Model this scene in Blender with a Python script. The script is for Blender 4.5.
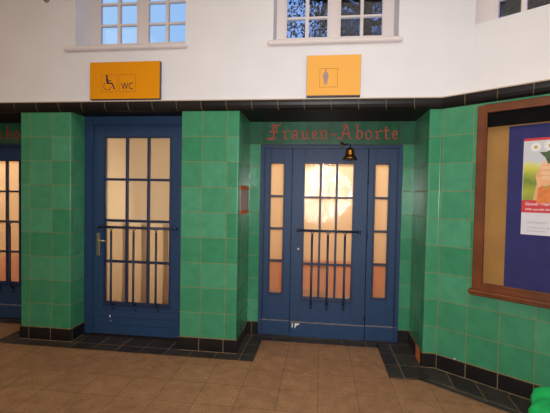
import bpy, bmesh, math, random
from mathutils import Vector, Matrix
random.seed(7)
S = bpy.context.scene
for o in list(bpy.data.objects): bpy.data.objects.remove(o)
COL = S.collection

def lin(r, g, b):
    f = lambda c: (c/255/12.92) if c/255 <= .04045 else ((c/255+.055)/1.055)**2.4
    return (f(r), f(g), f(b), 1)

# ------------------------------------------------------------ camera, sky, light, exposure
cam = bpy.data.cameras.new('camera'); co = bpy.data.objects.new('camera', cam); COL.objects.link(co)
CP = Vector((2.6114348, -3.5994247, 1.57563434))
R_ = Vector((0.99235762, 0.1219098, 0.01908808)); U_ = Vector((-0.02260169, 0.02750375, 0.99936615)); F_ = Vector((-0.12130754, 0.99216004, -0.03004892))
m = Matrix((R_, U_, -F_)).transposed().to_4x4(); m.translation = CP
co.matrix_world = m
cam.sensor_fit = 'HORIZONTAL'; cam.sensor_width = 36; cam.lens = 375.7736/550*36; cam.clip_start = .02
S.camera = co
S.view_settings.view_transform = 'Standard'; S.view_settings.look = 'None'
S.view_settings.exposure = 0; S.view_settings.gamma = 1; S.view_settings.use_curve_mapping = False

W = bpy.data.worlds.new('sky'); S.world = W; W.use_nodes = True
nt = W.node_tree; nt.nodes.clear()
wo = nt.nodes.new('ShaderNodeOutputWorld'); bg = nt.nodes.new('ShaderNodeBackground')
tc = nt.nodes.new('ShaderNodeTexCoord'); sx = nt.nodes.new('ShaderNodeSeparateXYZ')
rp = nt.nodes.new('ShaderNodeValToRGB')
nt.links.new(tc.outputs['Generated'], sx.inputs[0])
mr = nt.nodes.new('ShaderNodeMapRange'); mr.inputs['From Min'].default_value = -.55; mr.inputs['From Max'].default_value = .35
nt.links.new(sx.outputs['X'], mr.inputs['Value']); nt.links.new(mr.outputs[0], rp.inputs[0])
rp.color_ramp.elements[0].position = 0; rp.color_ramp.elements[0].color = lin(172, 212, 255)
rp.color_ramp.elements[1].position = 1; rp.color_ramp.elements[1].color = lin(78, 118, 225)
e = rp.color_ramp.elements.new(.35); e.color = lin(150, 195, 252)
e = rp.color_ramp.elements.new(.62); e.color = lin(116, 160, 245)
bg.inputs[1].default_value = 1.0
nt.links.new(rp.outputs[0], bg.inputs[0]); nt.links.new(bg.outputs[0], wo.inputs[0])

def lamp(name, kind, loc, energy, color, size=.1, rot=(0, 0, 0), sizey=None, spot=None):
    l = bpy.data.lights.new(name, kind); l.energy = energy; l.color = color[:3]
    if kind == 'AREA':
        l.size = size
        if sizey: l.shape = 'RECTANGLE'; l.size_y = sizey
    else: l.shadow_soft_size = size
    o = bpy.data.objects.new(name, l); COL.objects.link(o); o.location = loc; o.rotation_euler = rot
    return o
FLASH = 340
fl = lamp('camera_flash', 'SPOT', CP+Vector((.012, .0, .055)), FLASH, (1.0, .96, .965), .018, rot=(math.radians(91.5), 0, math.radians(2)))
fl.data.spot_size = math.radians(128); fl.data.spot_blend = 1.0
lamp('hall_lamp', 'AREA', (3.2, -2.9, 4.4), 80, (1.0, .90, .82), 2.8)
lamp('hall_lamp', 'AREA', (-1.6, -3.2, 4.4), 60, (1.0, .78, .56), 2.2)
lamp('room_lamp', 'AREA', (.63, 1.8, 1.5), 13, (1.0, .95, .82), .5, (math.radians(-82), 0, 0))
lamp('room_lamp', 'AREA', (2.75, 1.0, 2.45), 29, (1.0, .90, .78), .4, (math.radians(28), 0, 0))
lamp('room_lamp', 'AREA', (-1.4, 1.0, 2.45), 22, (1.0, .88, .72), .4, (math.radians(42), 0, 0))

# ------------------------------------------------------------ materials
def mat(name, color, rough=.5, metal=0, spec=.5, noise=0, nscale=8, bump=0, bscale=60, coat=0):
    M = bpy.data.materials.new(name); M.use_nodes = True; n = M.node_tree; b = n.nodes['Principled BSDF']
    b.inputs['Base Color'].default_value = color; b.inputs['Roughness'].default_value = rough
    b.inputs['Metallic'].default_value = metal; b.inputs['Specular IOR Level'].default_value = spec
    b.inputs['Coat Weight'].default_value = coat
    t = n.nodes.new('ShaderNodeTexCoord')
    if noise:
        z = n.nodes.new('ShaderNodeTexNoise'); z.inputs['Scale'].default_value = nscale; z.inputs['Detail'].default_value = 5
        n.links.new(t.outputs['Object'], z.inputs['Vector'])
        hs = n.nodes.new('ShaderNodeMapRange'); hs.inputs['From Min'].default_value = .3; hs.inputs['From Max'].default_value = .7
        hs.inputs['To Min'].default_value = 1-noise; hs.inputs['To Max'].default_value = 1+noise
        n.links.new(z.outputs[0], hs.inputs[0])
        mx = n.nodes.new('ShaderNodeVectorMath'); mx.operation = 'SCALE'; mx.inputs[0].default_value = color[:3]
        n.links.new(hs.outputs[0], mx.inputs['Scale']); n.links.new(mx.outputs[0], b.inputs['Base Color'])
    if bump:
        z = n.nodes.new('ShaderNodeTexNoise'); z.inputs['Scale'].default_value = bscale
        n.links.new(t.outputs['Object'], z.inputs['Vector'])
        bp = n.nodes.new('ShaderNodeBump'); bp.inputs['Strength'].default_value = bump; bp.inputs['Distance'].default_value = .004
        n.links.new(z.outputs[0], bp.inputs['Height']); n.links.new(bp.outputs[0], b.inputs['Normal'])
    return M

def tile_mat(name, c1, c2, grout, w=.25, h=.25, mortar=.0035, rough=.22, anchor=(0, 0), mottle=.12, bump=.10, spec=.5, offset=0):
    """glazed tiles laid out on the UVs, which are in metres"""
    M = bpy.data.materials.new(name); M.use_nodes = True; n = M.node_tree; b = n.nodes['Principled BSDF']; L = n.links.new
    t = n.nodes.new('ShaderNodeTexCoord'); mp = n.nodes.new('ShaderNodeMapping')
    mp.inputs['Location'].default_value = (-anchor[0], -anchor[1], 0)
    L(t.outputs['UV'], mp.inputs[0])
    br = n.nodes.new('ShaderNodeTexBrick'); br.offset = offset; br.squash = 1
    br.inputs['Scale'].default_value = 1; br.inputs['Brick Width'].default_value = w; br.inputs['Row Height'].default_value = h
    br.inputs['Mortar Size'].default_value = mortar; br.inputs['Mortar Smooth'].default_value = .3
    br.inputs['Color1'].default_value = c1; br.inputs['Color2'].default_value = c2; br.inputs['Mortar'].default_value = grout
    L(mp.outputs[0], br.inputs['Vector'])
    z = n.nodes.new('ShaderNodeTexNoise'); z.inputs['Scale'].default_value = 9; z.inputs['Detail'].default_value = 6; z.inputs['Roughness'].default_value = .6
    L(t.outputs['Object'], z.inputs['Vector'])
    r = n.nodes.new('ShaderNodeMapRange'); r.inputs['From Min'].default_value = .3; r.inputs['From Max'].default_value = .7
    r.inputs['To Min'].default_value = 1-mottle; r.inputs['To Max'].default_value = 1+mottle; L(z.outputs[0], r.inputs[0])
    v = n.nodes.new('ShaderNodeVectorMath'); v.operation = 'SCALE'; L(br.outputs['Color'], v.inputs[0]); L(r.outputs[0], v.inputs['Scale'])
    L(v.outputs[0], b.inputs['Base Color'])
    rr = n.nodes.new('ShaderNodeMapRange'); rr.inputs['To Min'].default_value = rough; rr.inputs['To Max'].default_value = .8
    L(br.outputs['Fac'], rr.inputs[0]); L(rr.outputs[0], b.inputs['Roughness'])
    b.inputs['Specular IOR Level'].default_value = spec
    z2 = n.nodes.new('ShaderNodeTexNoise'); z2.inputs['Scale'].default_value = 14; L(t.outputs['Object'], z2.inputs['Vector'])
    ad = n.nodes.new('ShaderNodeMath'); ad.operation = 'MULTIPLY_ADD'; ad.inputs[1].default_value = -1.0
    L(br.outputs['Fac'], ad.inputs[0]); L(z2.outputs[0], ad.inputs[2])
    bp = n.nodes.new('ShaderNodeBump'); bp.inputs['Strength'].default_value = bump; bp.inputs['Distance'].default_value = .003
    L(ad.outputs[0], bp.inputs['Height']); L(bp.outputs[0], b.inputs['Normal'])
    return M

G1, G2, GG = lin(53, 131, 93), lin(75, 149, 113), lin(116, 122, 80)
def green(name, ax): return tile_mat(name, G1, G2, GG, anchor=(ax, .1415), rough=.26)
B1, B2, BG = lin(22, 20, 21), lin(32, 30, 30), lin(112, 98, 74)
def black(name, ax, ay=0, w=.25, h=.3, mortar=.003): return tile_mat(name, B1, B2, BG, w=w, h=h, anchor=(ax, ay), rough=.3, mortar=mortar, mottle=.25)

M_white = mat('white_plaster', lin(225, 225, 227), .85, noise=.03, nscale=2.5, bump=.15, bscale=90)
M_trimw = mat('white_window_paint', lin(222, 214, 212), .45)
M_blue = mat('blue_door_paint', lin(37, 64, 98), .5, spec=.35, noise=.08, nscale=20, bump=.08, bscale=150)
M_blued = mat('dark_blue_moulding_paint', lin(27, 42, 74), .45)
M_iron = mat('dark_blue_painted_iron', lin(30, 44, 70), .45)
M_brass = mat('aged_brass', lin(186, 130, 66), .3, metal=1, noise=.3, nscale=40)
M_dark = mat('dark_metal', lin(38, 30, 28), .4, metal=.5)
M_hand = mat('worn_nickel', lin(168, 162, 140), .35, metal=.8, noise=.15, nscale=60)
M_yel1 = mat('amber_sign_face', lin(224, 146, 0), .6, spec=.2)
M_yel2 = mat('orange_sign_face', lin(236, 172, 66), .45)
M_side = mat('sign_casing', lin(86, 78, 78), .6)
M_ink = mat('dark_ink', lin(40, 24, 50), .6)
M_line = mat('brown_line', lin(176, 100, 20), .6)
M_grey = mat('grey_violet_ink', lin(158, 132, 132), .5)
M_wood = mat('varnished_wood', lin(102, 52, 20), .38, noise=.25, nscale=6, coat=.12)
M_red = mat('red_lettering_paint', lin(180, 62, 44), .6, noise=.2, nscale=40)
M_cream = mat('cream_wall_paint', lin(240, 222, 194), .8)
M_terra = mat('terracotta_wall_paint', lin(204, 92, 48), .6)
M_roomfl = mat('room_floor', lin(150, 90, 60), .6)
M_ceil = mat('ceiling_paint', lin(235, 225, 212), .9)
M_rust = mat('exposed_brick_clay', lin(196, 108, 48), .9, noise=.2, nscale=60)
M_mort = mat('exposed_mortar', lin(178, 160, 156), .95, noise=.35, nscale=45, bump=1, bscale=70)
M_chip = mat('bare_chip', lin(225, 222, 220), .8)
M_grout = mat('pale_grout', lin(122, 104, 76), .9, noise=.3, nscale=20)
M_worn = mat('worn_edge', lin(128, 122, 122), .7, noise=.3, nscale=30)

def glass_frost(name, tint, see=.72):
    M = bpy.data.materials.new(name); M.use_nodes = True; n = M.node_tree; n.nodes.clear(); L = n.links.new
    o = n.nodes.new('ShaderNodeOutputMaterial'); tr = n.nodes.new('ShaderNodeBsdfTranslucent'); tp = n.nodes.new('ShaderNodeBsdfTransparent')
    gl = n.nodes.new('ShaderNodeBsdfGlossy'); a = n.nodes.new('ShaderNodeMixShader'); b = n.nodes.new('ShaderNodeMixShader')
    tr.inputs[0].default_value = tint; tp.inputs[0].default_value = tint; a.inputs[0].default_value = see
    gl.inputs['Roughness'].default_value = .06; gl.inputs[0].default_value = (1, 1, 1, 1)
    t = n.nodes.new('ShaderNodeTexCoord'); v = n.nodes.new('ShaderNodeTexVoronoi'); v.inputs['Scale'].default_value = 55
    L(t.outputs['Object'], v.inputs['Vector'])
    bp = n.nodes.new('ShaderNodeBump'); bp.inputs['Strength'].default_value = .45; bp.inputs['Distance'].default_value = .003
    L(v.outputs[0], bp.inputs['Height']); L(bp.outputs[0], gl.inputs['Normal'])
    L(tr.outputs[0], a.inputs[1]); L(tp.outputs[0], a.inputs[2]); L(a.outputs[0], b.inputs[1]); L(gl.outputs[0], b.inputs[2])
    b.inputs[0].default_value = .022; L(b.outputs[0], o.inputs[0])
    return M
M_frost = glass_frost('textured_door_glass', lin(250, 240, 226))
def glass_clear(name, refl):
    M = bpy.data.materials.new(name); M.use_nodes = True; n = M.node_tree; n.nodes.clear(); L = n.links.new
    o = n.nodes.new('ShaderNodeOutputMaterial'); tp = n.nodes.new('ShaderNodeBsdfTransparent'); gl = n.nodes.new('ShaderNodeBsdfGlossy')
    gl.inputs['Roughness'].default_value = .02; b = n.nodes.new('ShaderNodeMixShader'); b.inputs[0].default_value = refl
    tp.inputs[0].default_value = (.96, .97, .97, 1)
    L(tp.outputs[0], b.inputs[1]); L(gl.outputs[0], b.inputs[2]); L(b.outputs[0], o.inputs[0]); return M
M_glass = glass_clear('clear_window_glass', .012)

# ------------------------------------------------------------ mesh helpers
class MB:
    def __init__(s): s.v = []; s.f = []; s.uv = []; s.m = []
    def poly(s, pts, uv=None, mi=0):
        i = len(s.v); s.v += [tuple(p) for p in pts]; s.f.append(list(range(i, i+len(pts))))
        s.uv.append(uv or [(0, 0)]*len(pts)); s.m.append(mi)
    def box(s, x0, x1, y0, y1, z0, z1, mi=0):
        P = lambda x, y, z: (x, y, z)
        U = lambda f: [(p[0], p[2]) for p in f]
        fs = [([P(x0,y0,z0),P(x1,y0,z0),P(x1,y0,z1),P(x0,y0,z1)], 0), ([P(x1,y1,z0),P(x0,y1,z0),P(x0,y1,z1),P(x1,y1,z1)], 0),
              ([P(x0,y1,z0),P(x0,y0,z0),P(x0,y0,z1),P(x0,y1,z1)], 1), ([P(x1,y0,z0),P(x1,y1,z0),P(x1,y1,z1),P(x1,y0,z1)], 1),
              ([P(x0,y0,z1),P(x1,y0,z1),P(x1,y1,z1),P(x0,y1,z1)], 2), ([P(x0,y1,z0),P(x1,y1,z0),P(x1,y0,z0),P(x0,y0,z0)], 2)]
        for f, k in fs:
            s.poly(f, [((p[0], p[2]) if k == 0 else (p[1], p[2]) if k == 1 else (p[0], p[1])) for p in f], mi)
    def prism(s, pts, y0, y1):
        """pts (x,z) outline counter-clockwise seen from -y; front y0, back y1"""
        s.poly([(x, y0, z) for x, z in pts]); s.poly([(x, y1, z) for x, z in reversed(pts)])
        n = len(pts)
        for i in range(n):
            a, b = pts[i], pts[(i+1) % n]
            s.poly([(b[0], y0, b[1]), (a[0], y0, a[1]), (a[0], y1, a[1]), (b[0], y1, b[1])])
    def tube(s, pts, r, n=8):
        pts = [Vector(p) for p in pts]; rings = []
        rr = r if isinstance(r, (list, tuple)) else [r]*len(pts)
        for i, p in enumerate(pts):
            d = (pts[min(i+1, len(pts)-1)]-pts[max(i-1, 0)]).normalized()
            a = d.orthogonal().normalized() if i == 0 else (a - d*a.dot(d)).normalized()
            b = d.cross(a); rings.append([p+(a*math.cos(2*math.pi*k/n)+b*math.sin(2*math.pi*k/n))*rr[i] for k in range(n)])
        for i in range(len(rings)-1):
            for k in range(n):
                s.poly([rings[i][k], rings[i][(k+1) % n], rings[i+1][(k+1) % n], rings[i+1][k]])
        s.poly(list(reversed(rings[0]))); s.poly(rings[-1])
    def lathe(s, prof, c, n=20, sx=1, sy=1):
        R = [[(c[0]+r*sx*math.cos(2*math.pi*k/n), c[1]+r*sy*math.sin(2*math.pi*k/n), c[2]+z) for k in range(n)] for r, z in prof]
        for i in range(len(R)-1):
            for k in range(n): s.poly([R[i][k], R[i][(k+1) % n], R[i+1][(k+1) % n], R[i+1][k]])
        s.poly(list(reversed(R[0]))); s.poly(R[-1])
    def build(s, name, mats, parent=None, bevel=0, smooth=False, origin=None, T=None):
        me = bpy.data.meshes.new(name); me.from_pydata(s.v, [], s.f)
        ul = me.uv_layers.new(name='UVMap'); k = 0
        for f in s.uv:
            for q in f: ul.data[k].uv = q; k += 1
        if not isinstance(mats, (list, tuple)): mats = [mats]
        for x in mats: me.materials.append(x)
        for p, mi in zip(me.polygons, s.m): p.material_index = mi
        if T: me.transform(T)
        bm = bmesh.new(); bm.from_mesh(me); bmesh.ops.remove_doubles(bm, verts=bm.verts, dist=1e-5)
        bmesh.ops.recalc_face_normals(bm, faces=bm.faces)
        bm.to_mesh(me); bm.free()
        if smooth:
            for p in me.polygons: p.use_smooth = True
        o = bpy.data.objects.new(name, me); COL.objects.link(o)
        if parent: o.parent = parent; 
        if origin is not None:
            me.transform(Matrix.Translation(-Vector(origin))); o.location = origin
        if bevel:
            md = o.modifiers.new('bevel', 'BEVEL'); md.width = bevel; md.segments = 2; md.limit_method = 'ANGLE'; md.angle_limit = math.radians(40)
        return o
def tag(o, label=None, cat=None, group=None, kind=None):
    if label: o['label'] = label
    if cat: o['category'] = cat
    if group: o['group'] = group
    if kind: o['kind'] = kind
    return o
def struct(o, label=None, cat=None):
    o['kind'] = 'structure'
    if label: o['label'] = label
    if cat: o['category'] = cat
    return o
def empty(name, loc=(0, 0, 0)):
    o = bpy.data.objects.new(name, None); COL.objects.link(o); o.location = loc; o.empty_display_size = .1; return o
def P_(root, mb, name, m, **k):
    """part of a thing, in world coordinates, parented to root"""
    T = root.matrix_basis.inverted() if root.matrix_basis != Matrix() else None
    o = mb.build(name, m, root, T=T, **k); return o

def rounded(poly, r, n=4):
    out = []
    for i, p in enumerate(poly):
        p = Vector(p)
        if i in (0, len(poly)-1): out.append(p); continue
        a = (Vector(poly[i-1])-p); b = (Vector(poly[i+1])-p)
        ang = a.angle(b); t = min(r/math.tan(ang/2), a.length*.45, b.length*.45)
        p0 = p+a.normalized()*t; p1 = p+b.normalized()*t
        for k in range(n+1):
            s = k/n; out.append((1-s)**2*p0+2*s*(1-s)*p+s*s*p1)
    return out
def offset_poly(poly, d):
    """shift an open plan polyline towards the viewer side (right-hand side looking along it for d>0)"""
    out = []
    pv = [Vector(p) for p in poly]
    for i, p in enumerate(pv):
        ns = []
        if i > 0: t = (p-pv[i-1]).normalized(); ns.append(Vector((t.y, -t.x)))
        if i < len(pv)-1: t = (pv[i+1]-p).normalized(); ns.append(Vector((t.y, -t.x)))
        n = sum(ns, Vector((0, 0))); n /= n.length; c = n.dot(ns[0]); out.append(p+n*d/max(c, .3))
    return out
def wall_strip(poly, z0, z1, r=.012, ref=0.0, refx=0.0, thick=.0):
    """plan polyline extruded upward; UV u in metres along it with u=refx at plan vertex number ref"""
    mb = MB(); pts = rounded(poly, r) if r else [Vector(p) for p in poly]
    L = [0]
    for a, b in zip(pts, pts[1:]): L.append(L[-1]+(b-a).length)
    pr = Vector(poly[ref]); k = min(range(len(pts)), key=lambda i: (pts[i]-pr).length)
    base = refx-L[k]
    for i in range(len(pts)-1):
        a, b = pts[i], pts[i+1]; ua, ub = base+L[i], base+L[i+1]
        mb.poly([(a.x, a.y, z0), (b.x, b.y, z0), (b.x, b.y, z1), (a.x, a.y, z1)], [(ua, z0), (ub, z0), (ub, z1), (ua, z1)])
    return mb
TH = .6542; CT, ST = math.cos(TH), math.sin(TH); CX = 3.683
def A(s, z, o=0): return (CX+s*CT-o*ST, -s*ST-o*CT, z)
# matrix taking (s, -o, z) boxes onto the angled wall
TA = Matrix(((CT, ST, 0, CX), (-ST, CT, 0, 0), (0, 0, 1, 0), (0, 0, 0, 1)))
ZB, ZT, ZW = .1415, 2.39, 2.48
D1, D2 = .2455, .5686
AE = 2.9
AX = lambda s: (CX+s*CT, -s*ST)

# ------------------------------------------------------------ walls
pier1 = [(-.527, D2), (-.527, 0), (.041, 0), (.041, .34)]
pier2 = [(1.224, .34), (1.224, 0), (1.809, 0), (1.809, D2)]
rightp = [(3.585, D2), (3.5795, 0), (3.683, 0), AX(AE)]
leftp = [(-4.2, 0), (-2.05, 0), (-2.05, D2)]
for nm, pl, ref, rx, ax in (('wall_pier_left', pier1, 1, -.527, -.42), ('wall_pier_middle', pier2, 1, 1.224, 1.437),
                            ('wall_right', rightp, 2, 0, .022), ('wall_left', leftp, 1, -2.05, -1.92)):
    o = struct(wall_strip(pl, ZB-.01, ZT+.005, .014, ref, rx).build(nm, green('green_glazed_tile_'+nm, ax), smooth=False),
               'green glazed wall tiles')
    bl = offset_poly(pl, .009)
    o = struct(wall_strip(bl, 0, ZB, .014, ref, rx).build('baseboard_'+nm[5:], black('black_base_tile_'+nm, ax, 0, .25, .1415, .004)), 'black glazed skirting tiles')
    gl_ = offset_poly(pl, .0105)
    mbg = wall_strip(gl_, ZB-.005, ZB, .014, ref, rx); m2 = wall_strip(gl_, .004, .010, .014, ref, rx)
    for f_, u_ in zip(m2.f, m2.uv): mbg.poly([m2.v[q_] for q_ in f_], u_)
    struct(mbg.build('trim_grout_'+nm[5:], M_grout), 'pale grout lines above and below the skirting tiles')
# back walls of the recesses: strips beside and above the doors
gb = green('green_glazed_tile_back', 2.69)
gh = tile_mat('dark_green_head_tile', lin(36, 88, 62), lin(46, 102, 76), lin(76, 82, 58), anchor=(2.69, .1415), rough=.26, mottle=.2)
for nm, x0, x1, d0, d1 in (('wall_recess_middle', 1.80, 3.60, 1.934, 3.464), ('wall_recess_left', -2.06, -.52, -2.05, -.527)):
    mb = MB()
    if d0-x0 > .03: mb.box(x0, d0, D2, D2+.12, 0, 2.141)
    if x1-d1 > .03: mb.box(d1, x1, D2, D2+.12, 0, 2.141)
    if len(mb.v): struct(mb.build(nm, gb), 'green tiled strips beside the wide door')
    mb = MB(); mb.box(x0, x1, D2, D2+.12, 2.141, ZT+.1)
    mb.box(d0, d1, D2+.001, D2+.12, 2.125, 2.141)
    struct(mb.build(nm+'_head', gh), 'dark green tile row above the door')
mb = MB(); mb.box(1.809, 1.934, D2-.009, D2, 0, ZB); mb.box(3.464, 3.585, D2-.009, D2, 0, ZB)
struct(mb.build('baseboard_recess', black('black_base_tile_recess', 1.86, 0, .25, .1415, .004)), 'black skirting beside the double door')
# recess soffits
bs = tile_mat('black_soffit_tile', lin(16, 15, 16), lin(24, 22, 23), lin(50, 44, 36), anchor=(1.94, 0), rough=.6, spec=.2)
for nm, x0, x1, y1 in (('ceiling_recess_middle', 1.80, 3.62, D2+.02), ('ceiling_recess_door', .03, 1.235, .36), ('ceiling_recess_left', -2.07, -.51, D2+.02)):
    mb = MB(); mb.box(x0, x1, 0.0, y1, ZT, ZT+.06); struct(mb.build(nm, bs), 'black tiled soffit')
# the black glazed cornice band, a coved profile swept along the wall line
prof = [(0, ZT-.003), (.012, ZT+.001), (.03, ZT+.016), (.042, ZT+.04), (.047, ZT+.065), (.048, ZW-.004), (.04, ZW), (-.17, ZW)]
line = [(-4.2, 0), (3.683, 0), AX(AE)]
mb = MB(); offs = [offset_poly(line, d) for d, z in prof]
vv = [0]
for a, b in zip(prof, prof[1:]): vv.append(vv[-1]+math.hypot(b[0]-a[0], b[1]-a[1]))
for j in range(len(line)-1):
    l0 = -4.2 if j == 0 else 0; l1 = 3.683 if j == 0 else AE
    for i in range(len(prof)-1):
        a, b = offs[i], offs[i+1]
        mb.poly([(a[j].x, a[j].y, prof[i][1]), (a[j+1].x, a[j+1].y, prof[i][1]), (b[j+1].x, b[j+1].y, prof[i+1][1]), (b[j].x, b[j].y, prof[i+1][1])],
                [(l0, vv[i]), (l1, vv[i]), (l1, vv[i+1]), (l0, vv[i+1])])
o = struct(mb.build('trim_1', tile_mat('black_cornice_tile', lin(20, 17, 16), lin(32, 28, 25), lin(116, 100, 72), w=.25, h=.5, anchor=(1.945, -.1), rough=.42, spec=.3, mortar=.003, mottle=.3)),
           'black glazed cornice tiles between green tiles and white wall')
# thin plaster edge on top of the band
mb = MB()
for j in range(2):
    a = offset_poly(line, .03); b = offset_poly(line, -.15)
    mb.poly([(a[j].x, a[j].y, ZW), (a[j+1].x, a[j+1].y, ZW), (a[j+1].x, a[j+1].y, ZW+.012), (a[j].x, a[j].y, ZW+.012)])
    mb.poly([(a[j].x, a[j].y, ZW+.012), (a[j+1].x, a[j+1].y, ZW+.012), (b[j+1].x, b[j+1].y, ZW+.012), (b[j].x, b[j].y, ZW+.012)])
struct(mb.build('trim_2', mat('plaster_edge', lin(190, 172, 150), .9)), 'dusty plaster edge above the cornice')

# ---- upper white wall with window niches
ZC = 4.6; NZ = 3.03; NT = 4.15; ND = .3
n1 = (.088, 1.252); n2 = (2.123, 3.283)
mb = MB()
xs = [-4.2, n1[0], n1[1], n2[0], n2[1], 3.945]
for i in range(5):
    x0, x1 = xs[i], xs[i+1]
    if i in (1, 3):
        mb.box(x0, x1, 0, .45, ZW, NZ); mb.box(x0, x1, 0, .45, NT, ZC)
    else: mb.box(x0, x1, 0, .45, ZW, ZC)
struct(mb.build('wall_upper', M_white), 'white plastered upper wall')
# angled upper wall, set back behind the band
OB = -.165
mb = MB(); s0 = .105; w3 = (s0+.0, 1.55)
def aboxm(mb, s0, s1, o0, o1, z0, z1): mb.box(s0, s1, -o1, -o0, z0, z1)
aboxm(mb, 0.06, AE, OB-.32, OB, ZW, 3.137); aboxm(mb, 0.06, AE, OB-.32, OB, 4.15, ZC); aboxm(mb, 1.55, AE, OB-.32, OB, 3.137, 4.15)
struct(mb.build('wall_upper_right', M_white, T=TA), 'white plastered angled upper wall')
mb = MB(); aboxm(mb, .118, .150, OB, OB+.012, ZW+.01, 3.137)
struct(mb.build('trim_3', M_white, T=TA, bevel=.002), 'raised plaster edge beside the wall corner')

# ---- windows
def window(name, x0, x1, cols, y, T=None, sill=None, lab='', z0=3.135, border=None, depth=.05):
    """casement window: cols = list of pane x-ranges, panes .2 m high"""
    root = empty(name); struct(root, lab, 'window')
    rows = [(z0+.035, z0+.222)]+[(z0+.243+k*.224, z0+.243+k*.224+.203) for k in range(4)]; top = rows[-1][1]+.04
    f = MB()
    # outer frame and mullions: the solid between panes
    xs = [x0]+[q for c in cols for q in c]+[x1]
    f.box(x0, cols[0][0]-.018, y, y+depth, z0, top); f.box(cols[1][1]+.018, cols[2][0]-.018, y, y+depth, z0, top)
    f.box(cols[3][1]+.018, x1, y, y+depth, z0, top); f.box(x0, x1, y+.001, y+depth, z0, rows[0][0]-.01); f.box(x0, x1, y+.001, y+depth, top-.03, top+.02)
    f.build('window_frame', M_trimw, root, bevel=.004, T=T)
    for a, b in ((0, 1), (2, 3)):
        sa, sb = cols[a][0], cols[b][1]
        m_ = MB(); w = .016
        m_.box(sa-.018, sa, y-.008, y+depth-.01, rows[0][0]-.012, rows[-1][1]+.012); m_.box(sb, sb+.018, y-.008, y+depth-.01, rows[0][0]-.012, rows[-1][1]+.012)
        m_.box(sa, sb, y-.008, y+depth-.01, rows[0][0]-.016, rows[0][0]); m_.box(sa, sb, y-.008, y+depth-.01, rows[-1][1], rows[-1][1]+.016)
        m_.box(cols[a][1], cols[b][0], y-.004, y+depth-.012, rows[0][0], rows[-1][1])
        for k in range(4): m_.box(sa, sb, y-.003, y+depth-.014, rows[k][1], rows[k+1][0])
        sash = m_.build('sash', M_trimw, root, bevel=.003, T=T)
        g = MB(); g.box(sa, sb, y+.02, y+.023, rows[0][0], rows[-1][1]); g.build('glass_pane', M_glass, sash, T=T)
    if sill:
        s_ = MB(); s_.box(sill[0], sill[1], -.042, y+.01, 2.997, 3.048); o = s_.build('window_sill', M_trimw, root, T=T)
        md = o.modifiers.new('b', 'BEVEL'); md.width = .026; md.segments = 4; md.limit_method = 'ANGLE'
    return root
window('window_1', n1[0], n1[1], [(.21, .402), (.434, .623), (.753, .942), (.974, 1.164)], .25, sill=(-.022, 1.285), lab='white small-paned window above the accessible toilet sign')
window('window_2', n2[0], n2[1], [(2.228, 2.413), (2.449, 2.634), (2.766, 2.958), (2.987, 3.170)], .25, sill=(2.07, 3.322), lab='white small-paned window above the women sign, trees outside')
window('window_3', w3[0], w3[1], [(.355, .527), (.570, .742), (.87, 1.06), (1.10, 1.29)], .30, T=TA, lab='white small-paned window in the angled wall, dark trees outside', z0=3.125)
# niche floors (sill slopes) for window 1 and 2 behind the sill
mb = MB(); mb.box(n1[0], n1[1], .01, .3, NZ-.02, 3.135); mb.box(n2[0], n2[1], .01, .3, NZ-.02, 3.135)
# sloping top: shear the front edge down
for i, v in enumerate(mb.v):
    if v[2] > 3.1 and v[1] < .1: mb.v[i] = (v[0], v[1], 3.035)
struct(mb.build('trim_4', M_white), 'sloping plaster ledges below the windows')

# ---- floor with black border tiles
mb = MB(); mb.poly([(-4.3, -6.2, 0), (7, -6.2, 0), (7, 3.4, 0), (-4.3, 3.4, 0)], [(-4.3, -6.2), (7, -6.2), (7, 3.4), (-4.3, 3.4)])
M_floor = tile_mat('brown_stone_floor_tile', lin(138, 104, 75), lin(145, 110, 79), lin(112, 85, 60), w=.31, h=.31, anchor=(2.62, -.60), rough=.55, mortar=.003, mottle=.2, bump=.1, spec=.3)
n = M_floor.node_tree; b = n.nodes['Principled BSDF']; src = b.inputs['Base Color'].links[0].from_socket
z = n.nodes.new('ShaderNodeTexNoise'); z.inputs['Scale'].default_value = 70; z.inputs['Detail'].default_value = 4
t = n.nodes.new('ShaderNodeTexCoord'); n.links.new(t.outputs['Object'], z.inputs['Vector'])
r = n.nodes.new('ShaderNodeMapRange'); r.inputs['From Min'].default_value = .3; r.inputs['From Max'].default_value = .7; r.inputs['To Min'].default_value = .78; r.inputs['To Max'].default_value = 1.22
n.links.new(z.outputs[0], r.inputs[0]); v = n.nodes.new('ShaderNodeVectorMath'); v.operation = 'SCALE'; n.links.new(src, v.inputs[0]); n.links.new(r.outputs[0], v.inputs['Scale']); n.links.new(v.outputs[0], b.inputs['Base Color'])
struct(mb.build('floor', M_floor), 'brown speckled stone floor tiles')
mb = MB(); zf = .004
def fq(pts, uv=None): mb.poly([(x, y, zf) for x, y in pts], uv or [(x, y) for x, y in pts])
fq([(-.527-.19, -.145), (2.01, -.145), (2.01, -.0), (-.527-.19, -.0)])
fq([(.041, 0), (1.224, 0), (1.224, .30), (.041, .30)])
fq([(-.717, 0), (-.527, 0), (-.527, D2), (-.717, D2)])
fq([(1.809, 0), (2.01, 0), (2.01, D2), (1.809, D2)])
fq([(2.01, .385), (3.245, .385), (3.245, D2+.02), (2.01, D2+.02)])
fq([(3.235, -.27), (3.5795, -.27), (3.585, D2), (3.235, D2)])
fq([(-2.05, .385), (-.717, .385), (-.717, D2+.02), (-2.05, D2+.02)])
a0, a1 = A(0, 0, 0), A(AE, 0, 0); b0, b1 = A(-.0385, 0, .325), A(AE, 0, .325)
fq([(3.5795, -.27), b0[:2], b1[:2], a1[:2], a0[:2], (3.5795, 0)], [(-.1, -.27), (0, -.325), (AE, -.325), (AE, 0), (0, 0), (-.1, 0)])
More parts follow.
